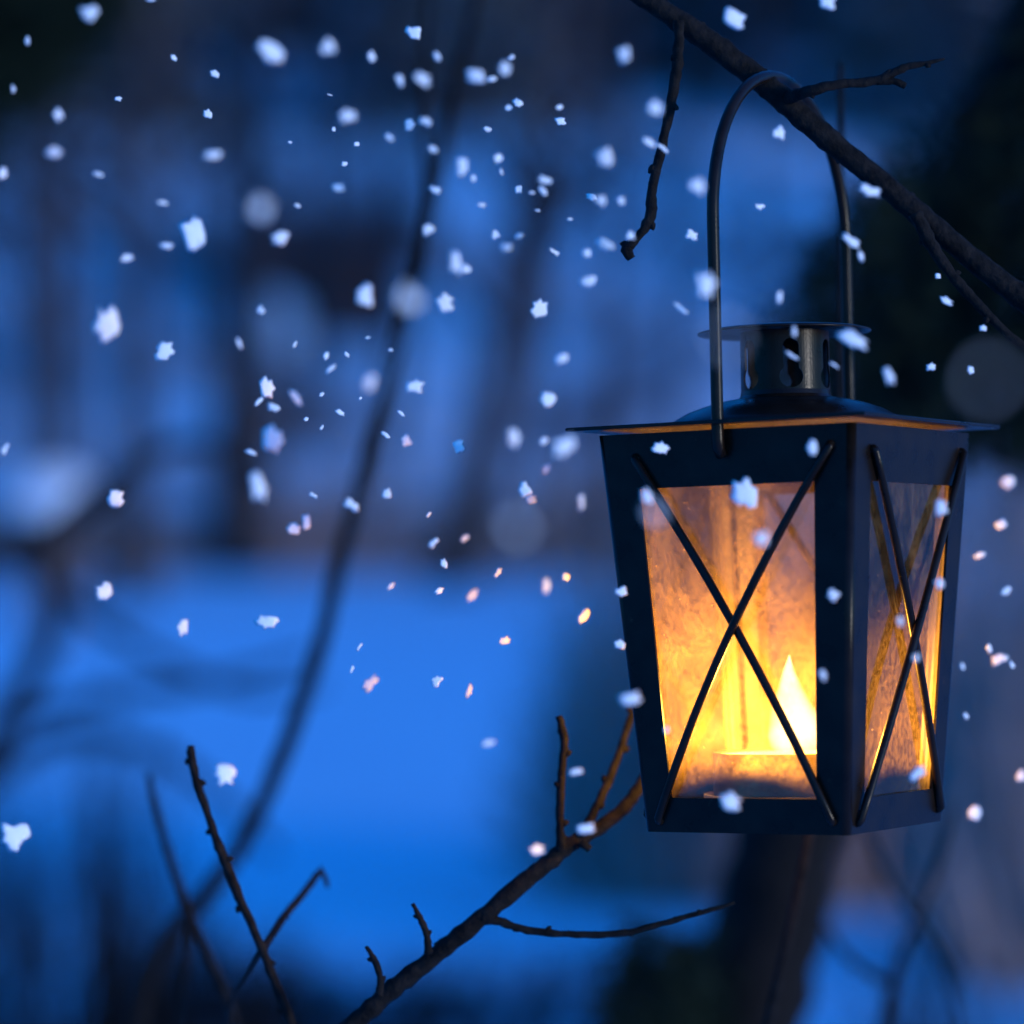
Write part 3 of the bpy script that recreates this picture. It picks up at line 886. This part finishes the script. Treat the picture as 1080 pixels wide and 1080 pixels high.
# ------------------------------------------------------------------ evergreen behind the lantern
DE = 2.6
eg = empty('evergreen_tree', (P(640, 0, DE).x, DE, 0))
tag(eg, 'near black leaning evergreen tree behind the lantern', 'tree')
twig('trunk', [(1180, -300, 22), (1110, -60, 28), (1040, 160, 34), (970, 360, 40), (910, 560, 44), (868, 740, 47), (832, 890, 56), (810, 980, 60), (772, 1100, 66)], M['bark'], eg, d=DE, sub=5, seg=12, seed=40, to_ground=(P(560, 0, DE).x, DE, -.05))
rnd = random.Random(77)
def in_poly(x, y, poly):
    c_ = False
    for i in range(len(poly)):
        (x1, y1), (x2, y2) = poly[i], poly[i - 1]
        if (y1 > y) != (y2 > y) and x < (x2 - x1) * (y - y1) / (y2 - y1) + x1: c_ = not c_
    return c_
def foliage(parent, poly, n, d0, d1, ln, w, per, fall=0.35, name='crown'):
    xs = [p[0] for p in poly]; ys = [p[1] for p in poly]
    verts, faces = [], []
    while n > 0:
        x, y = rnd.uniform(min(xs), max(xs)), rnd.uniform(min(ys), max(ys))
        if not in_poly(x, y, poly): continue
        n -= 1
        at = P(x, y, rnd.uniform(d0, d1))
        ax = Vector((rnd.uniform(-1, .6), rnd.uniform(-.7, .7), rnd.uniform(-.8, .3)))
        needle_sprig(verts, faces, at, ax, ln * rnd.uniform(.7, 1.3), w, per, rnd)
    o_ = mesh_obj(name, verts, faces, M['needle'], None); adopt(o_, parent)
    return o_
foliage(eg, [(1120, -10), (1030, 110), (945, 185), (885, 245), (842, 300), (838, 380), (865, 440), (960, 470), (1100, 478), (1300, 470), (1500, 300), (1560, -100), (1400, -260), (1200, -200)], 5200, 2.35, 3.1, .042, .0016, 9)
foliage(eg, [(680, 975), (720, 985), (760, 1000), (780, 1100), (760, 1160), (640, 1160), (640, 1080), (655, 1020)], 420, 2.4, 2.7, .03, .0014, 9, name='low_bough')
for (y0, x0, y1, x1) in ((120, 1040, 330, 900), (60, 1060, 220, 950), (200, 1010, 440, 905), (260, 1000, 430, 1200), (100, 1060, 300, 1300), (1000, 800, 1030, 680)):
    twig('limb', [(x0, y0, 9), ((x0 + x1) / 2, (y0 + y1) / 2 - 15, 6), (x1, y1, 2)], M['bark'], eg, d=DE, seed=50 + y0)

ev = empty('evergreen_tree', (P(-420, 0, 7).x, 7.0, 0))  # tree added for its dark boughs, they darken the corner
tag(ev, 'black evergreen boughs added to darken the top left corner', 'tree')
twig('trunk', [(-360, -1200, 20), (-390, -400, 34), (-410, 400, 46), (-420, 1180, 60)], M['bark'], ev, d=7.0, seg=12, seed=60, to_ground=(P(-420, 0, 7).x, 7.0, -.05))
foliage(ev, [(-380, -420), (260, -420), (190, -120), (130, -30), (110, 30), (40, 70), (-60, 190), (-380, 420)], 4200, 6.4, 7.6, .13, .006, 9)
for (y0, x0, y1, x1) in ((-250, -390, 20, 90), (-100, -395, 120, -20), (-380, -385, -60, 150)):
    twig('limb', [(x0, y0, 12), ((x0 + x1) / 2, (y0 + y1) / 2 - 25, 8), (x1, y1, 2)], M['bark'], ev, d=7.0, seed=70 + x1)

# ------------------------------------------------------------------ falling snowflakes
# x, y, long, short (photo px), angle of the long axis (clockwise from +x), softness (px of blur)
FL = [
(94,14,24,18,-5,8),(29,43,11,6,90,4),(14,94,12,5,85,4),(61,121,17,12,70,6),(57,161,20,16,0,8),(3,183,16,12,-60,5),(104,184,15,6,5,5),(125,104,9,7,10,1),
(183,61,9,9,0,1.5),(226,78,12,11,0,1.5),(219,120,12,11,90,1),(224,163,24,13,-15,8),(171,214,16,6,3,5),(204,246,44,32,72,4),(175,259,17,8,8,5),(134,272,19,9,3,5),(159,0,12,4,0,3),
(286,54,40,26,25,9),(346,49,22,19,0,9),(392,60,15,11,60,5),(348,100,9,2,15,1),(367,122,24,17,0,8),(352,136,6,6,0,1),(306,150,6,4,20,1),(376,152,9,6,0,1),(363,173,8,7,0,1),
(357,198,17,10,-10,5),(314,217,10,5,20,3),(295,251,22,17,10,6),(436,34,19,19,0,2),(461,60,14,8,60,5),(422,85,17,11,70,6),(446,83,25,15,25,8),(502,80,26,16,15,7),(519,83,12,8,-20,4),
(532,73,18,16,40,7),(539,61,10,6,-30,3),(432,131,15,14,-20,3),(449,128,16,12,20,5),(411,145,13,9,20,5),(457,157,15,11,0,5),(514,136,11,8,10,1.5),(536,113,9,6,-30,3),(487,176,24,16,90,6),
(525,167,15,11,-30,4),(499,188,10,7,80,4),(529,181,9,5,75,3),(459,200,15,10,10,4),(508,216,11,8,10,3),(452,242,17,15,-15,5),(522,247,11,11,-20,3),(534,261,13,11,0,6),(481,278,30,20,90,7),
(491,284,14,12,0,4),(469,319,25,24,0,4),(658,57,22,17,80,8),(691,113,20,20,0,8),(546,108,13,12,20,1.5),(537,114,9,5,-25,3),(590,113,11,7,-15,3),(591,128,15,10,0,1),(637,166,26,19,80,7),
(684,150,20,11,15,5),(699,156,19,7,25,3),(547,200,11,10,90,1.5),(574,190,19,11,10,5),(572,201,14,9,40,4),(561,203,8,4,0,3),(567,222,8,3,0,2),(624,208,15,9,5,1),(634,211,17,12,40,6),
(655,212,11,10,0,5),(601,231,8,4,0,2),(548,249,11,7,-15,4),(585,266,18,6,25,2),(638,258,24,12,30,5),(619,267,12,12,-30,4),(665,248,13,11,0,4),(620,296,21,16,-15,5),(569,325,28,23,-10,2),
(736,196,28,18,35,8),(729,248,20,13,30,2),(745,301,34,28,90,9),(718,325,26,7,35,4),(275,327,12,9,60,4),(252,362,15,8,60,5),(311,363,10,5,-60,2),(385,311,30,24,90,7),(388,356,8,4,-15,2),
(412,369,8,4,-15,2),(344,375,11,7,-55,2),(366,374,9,6,35,1),(349,389,16,7,-40,3),(390,404,24,18,90,11),(339,416,8,5,-50,.5),(380,420,5,4,-40,.5),(359,435,14,7,25,1),(323,442,8,5,-45,.5),
(339,451,8,4,-55,1),(282,409,27,19,80,2),(273,423,15,6,-40,2),(288,430,17,9,25,3),(312,420,26,11,50,5),(288,463,33,26,90,6),(265,477,15,6,25,3),(273,514,38,24,80,9),(330,522,13,5,30,2),
(370,532,24,12,35,4),(408,520,12,12,0,2.5),(407,459,14,6,35,1),(310,557,18,15,0,3),(323,550,22,11,85,3),(112,343,47,33,85,6),(174,370,25,23,0,2.5),(5,473,18,7,-65,4),(438,407,23,19,0,3),
(423,436,12,6,30,1),(428,465,16,15,70,2.5),(484,471,16,16,0,1.5),(593,378,19,13,-25,5),(578,421,23,20,-40,4),(541,462,26,20,75,8),(573,465,13,9,-45,5),(594,472,34,26,-15,10),(576,495,14,9,-60,5),
(553,516,18,16,60,2.5),(560,526,16,12,0,2.5),(613,529,24,9,85,6),(452,543,9,4,-50,1.5),(457,572,16,8,-45,3),(490,568,13,8,-45,4),(468,594,12,9,90,1.5),(525,604,15,8,-50,1.5),(412,618,15,6,-50,2),
(463,623,13,8,-40,1),(498,628,19,11,-40,4),(576,618,20,11,90,6),(597,608,13,12,0,2),(615,650,22,12,-55,2.5),(532,675,17,10,0,1.5),(379,682,12,4,-55,1.5),(371,706,11,4,-60,1.5),(390,720,26,14,-45,3),
(460,718,17,12,-50,1.5),(494,729,19,11,-70,2),(515,784,20,10,0,6),(607,814,22,8,0,5),(122,525,25,22,80,2.5),(109,624,26,24,-30,3),(193,662,22,18,80,3),(281,655,30,20,0,2),(237,817,32,26,0,4),
(15,882,42,34,10,3),(655,624,16,13,-20,2.5),(653,680,15,14,0,2),(665,737,30,16,-10,7),(703,770,10,6,80,5),(618,874,28,13,0,5),(566,896,25,14,0,5),(1063,508,18,18,0,6),(1056,553,17,12,-25,4),
(1033,586,17,9,-20,4),(1061,623,16,10,-30,4),(1043,684,14,8,60,3),(1054,695,22,14,-20,4),(1067,701,12,7,50,3),(1015,703,11,6,60,4),(1019,755,10,6,60,3),(1077,818,14,14,0,5),(1028,857,21,20,-20,5),
(993,536,22,15,90,5),(949,655,14,10,60,6),(991,615,14,12,60,5),(966,694,12,10,0,6),(968,815,24,16,-30,5),(697,473,28,17,-5,2),(785,520,38,33,90,4),(857,472,20,14,90,5),(879,628,17,14,40,5),
(868,712,14,10,60,6),(803,568,22,20,0,9),(770,845,30,22,10,6),(682,523,20,14,80,6),(775,20,38,22,25,4),(872,2,24,18,20,4),(822,140,22,16,20,3),(801,218,17,7,10,2),(917,201,32,16,10,4),
(897,254,28,14,25,4),(908,270,16,8,60,4),(822,314,18,9,90,5),(900,358,42,18,30,6),(838,350,14,8,90,5),(835,375,20,5,30,4),(880,385,14,4,25,4),(938,397,24,14,70,6),(989,291,8,7,0,1),(998,317,20,10,10,2),
(1037,346,10,9,0,1.5),(982,387,12,11,0,1.5),(1024,390,11,12,0,1.5),
(275,220,26,22,40,34),(430,315,34,28,40,34),(545,555,26,22,0,60),(765,355,20,18,20,70),(1042,400,24,20,0,90),(690,540,20,18,0,34)]  # the two softest flakes stand in for lens flare discs
def stem_x(y):
    pts = [(-150, 530), (90, 482), (300, 436), (490, 386), (680, 338), (870, 266), (1110, 140)]
    for (y0, x0), (y1, x1) in zip(pts, pts[1:]):
        if y <= y1: return x0 + (x1 - x0) * (y - y0) / (y1 - y0)
    return 140
def region(x, y):
    if 628 < x < 897 and 450 < y < 880: return 'drifting before the lantern front face'
    if 897 <= x < 1024 and 450 < y < 880: return 'drifting before the lantern right face'
    if x >= 985 and y >= 480: return 'in the air right of the lantern'
    if y < 450 and x > 757:
        if x < 893 and y > 330: return 'before the lantern chimney'
        if x < 893 and y > 80: return 'inside the loop of the handle'
        if y < 80: return 'above the lantern branch'
        return 'before the dark evergreen, right of the handle'
    if y < 340 and x > 640: return 'beside the hanging twig'
    s = stem_x(y)
    if y < 290:
        if x < 160: return 'in the dark upper left corner'
        if x < 340: return 'upper left, over the dim woods'
        if x < s + 12: return 'just left of the curved stem top'
        if x < 560: return 'upper middle, right of the curved stem'
        return 'upper middle, left of the hanging twig'
    if y < 600:
        if x < 240: return 'before the woods at far left'
        if x < s + 12: return 'before the far shed, left of the stem'
        if x < 530: return 'before the woods, right of the stem'
        return 'left of the lantern roof'
    if x < s: return 'over the snow left of the stem'
    if y > 800: return 'near the slanting lower branch'
    return 'over the snow right of the stem'
info = []
for i, (x, y, a, b, an, bl) in enumerate(FL):
    size = 'tiny' if a < 9.5 else 'small' if a < 16 else 'medium' if a < 25 else 'large'
    soft = 'sharp' if bl < 2.6 else 'soft' if bl < 5.5 else 'blurred' if bl < 20 else 'hazy out-of-focus'
    form = 'sliver' if b < a * .52 else 'flake'
    info.append((size, soft, form, region(x, y)))
from collections import defaultdict
byk = defaultdict(list)
for i, k in enumerate(info): byk[k].append(i)
flake_protos = []
def flake_mesh(seed):
    rnd = random.Random(seed)
    n = 14
    verts = [(0, 0, .10), (0, 0, -.10)]
    rim = []
    for k in range(n):
        an = 6.283 * (k + rnd.uniform(-.3, .3)) / n
        r = .5 * rnd.choice((1.0, 1.06, .92, .66, .8, 1.12))
        # squarish ragged outline
        r *= 1.0 / max(abs(math.cos(an)), abs(math.sin(an))) ** .55
        rim.append((math.cos(an) * r * .9, math.sin(an) * r * .9, rnd.uniform(-.06, .06)))
    verts += rim
    inner = [(x_ * .55 + rnd.uniform(-.05, .05), y_ * .55 + rnd.uniform(-.05, .05), rnd.uniform(.03, .14)) for x_, y_, z_ in rim]
    verts += inner
    faces = []
    for k in range(n):
        k2 = (k + 1) % n
        faces.append((2 + k, 2 + k2, 2 + n + k2, 2 + n + k))
        faces.append((2 + n + k, 2 + n + k2, 0))
        faces.append((2 + k2, 2 + k, 1))
    me = bpy.data.meshes.new('snowflake')
    me.from_pydata(verts, [], faces); me.update()
    me.polygons.foreach_set('use_smooth', [True] * len(me.polygons))
    me.materials.append(M['flake'])
    return me
flake_protos = [flake_mesh(900 + k) for k in range(16)]
rnd = random.Random(21)
K = APER * FPX
for i, (x, y, a, b, an, bl) in enumerate(FL):
    reg = info[i][3]
    near = 'lantern' in reg and 'before' in reg or 'chimney' in reg or bl > 20
    if reg.startswith('before the dark evergreen') or reg.startswith('inside') or reg.startswith('beside the hanging'): near = True
    if not near: near = rnd.random() < .5
    bl = bl * 1.5 + .5 if bl < 20 else bl
    inv = 1 / FOCUS + (bl / K if near else -bl / K)
    d = 1 / inv
    if 'lantern front' in reg or 'lantern right' in reg or 'chimney' in reg:
        d = min(d, 1.385 if x < 760 else 1.335)
    o = bpy.data.objects.new('snowflake', flake_protos[rnd.randrange(16)])
    o.location = P(x, y, d)
    sc_ = px(1, d) * .96
    o.scale = (a * sc_, b * sc_, (a + b) * .28 * sc_)
    # local z towards the camera, then a slight random tumble
    rz = Matrix.Rotation(R(-an), 4, 'Z') @ Matrix.Rotation(math.pi * rnd.randint(0, 1), 4, 'Z')
    tilt = Matrix.Rotation(rnd.uniform(-.3, .3), 4, 'X') @ Matrix.Rotation(rnd.uniform(.15, .65), 4, 'Y')
    o.rotation_euler = (Matrix.Rotation(R(90), 4, 'X') @ tilt @ rz).to_euler()
    link(o)
    size, soft, form, reg = info[i]
    peers = sorted(byk[info[i]], key=lambda j: (FL[j][0], FL[j][1]))
    lab = '%s %s %s %s' % (size, soft, 'snow sliver' if form == 'sliver' else 'snowflake', reg)
    if len(peers) > 1:
        r_ = peers.index(i)
        lab += ', ' + ('leftmost' if r_ == 0 else 'rightmost' if r_ == len(peers) - 1 else ordn[r_] + ' from left')
    tag(o, lab, 'snowflake', 'falling snowflakes')
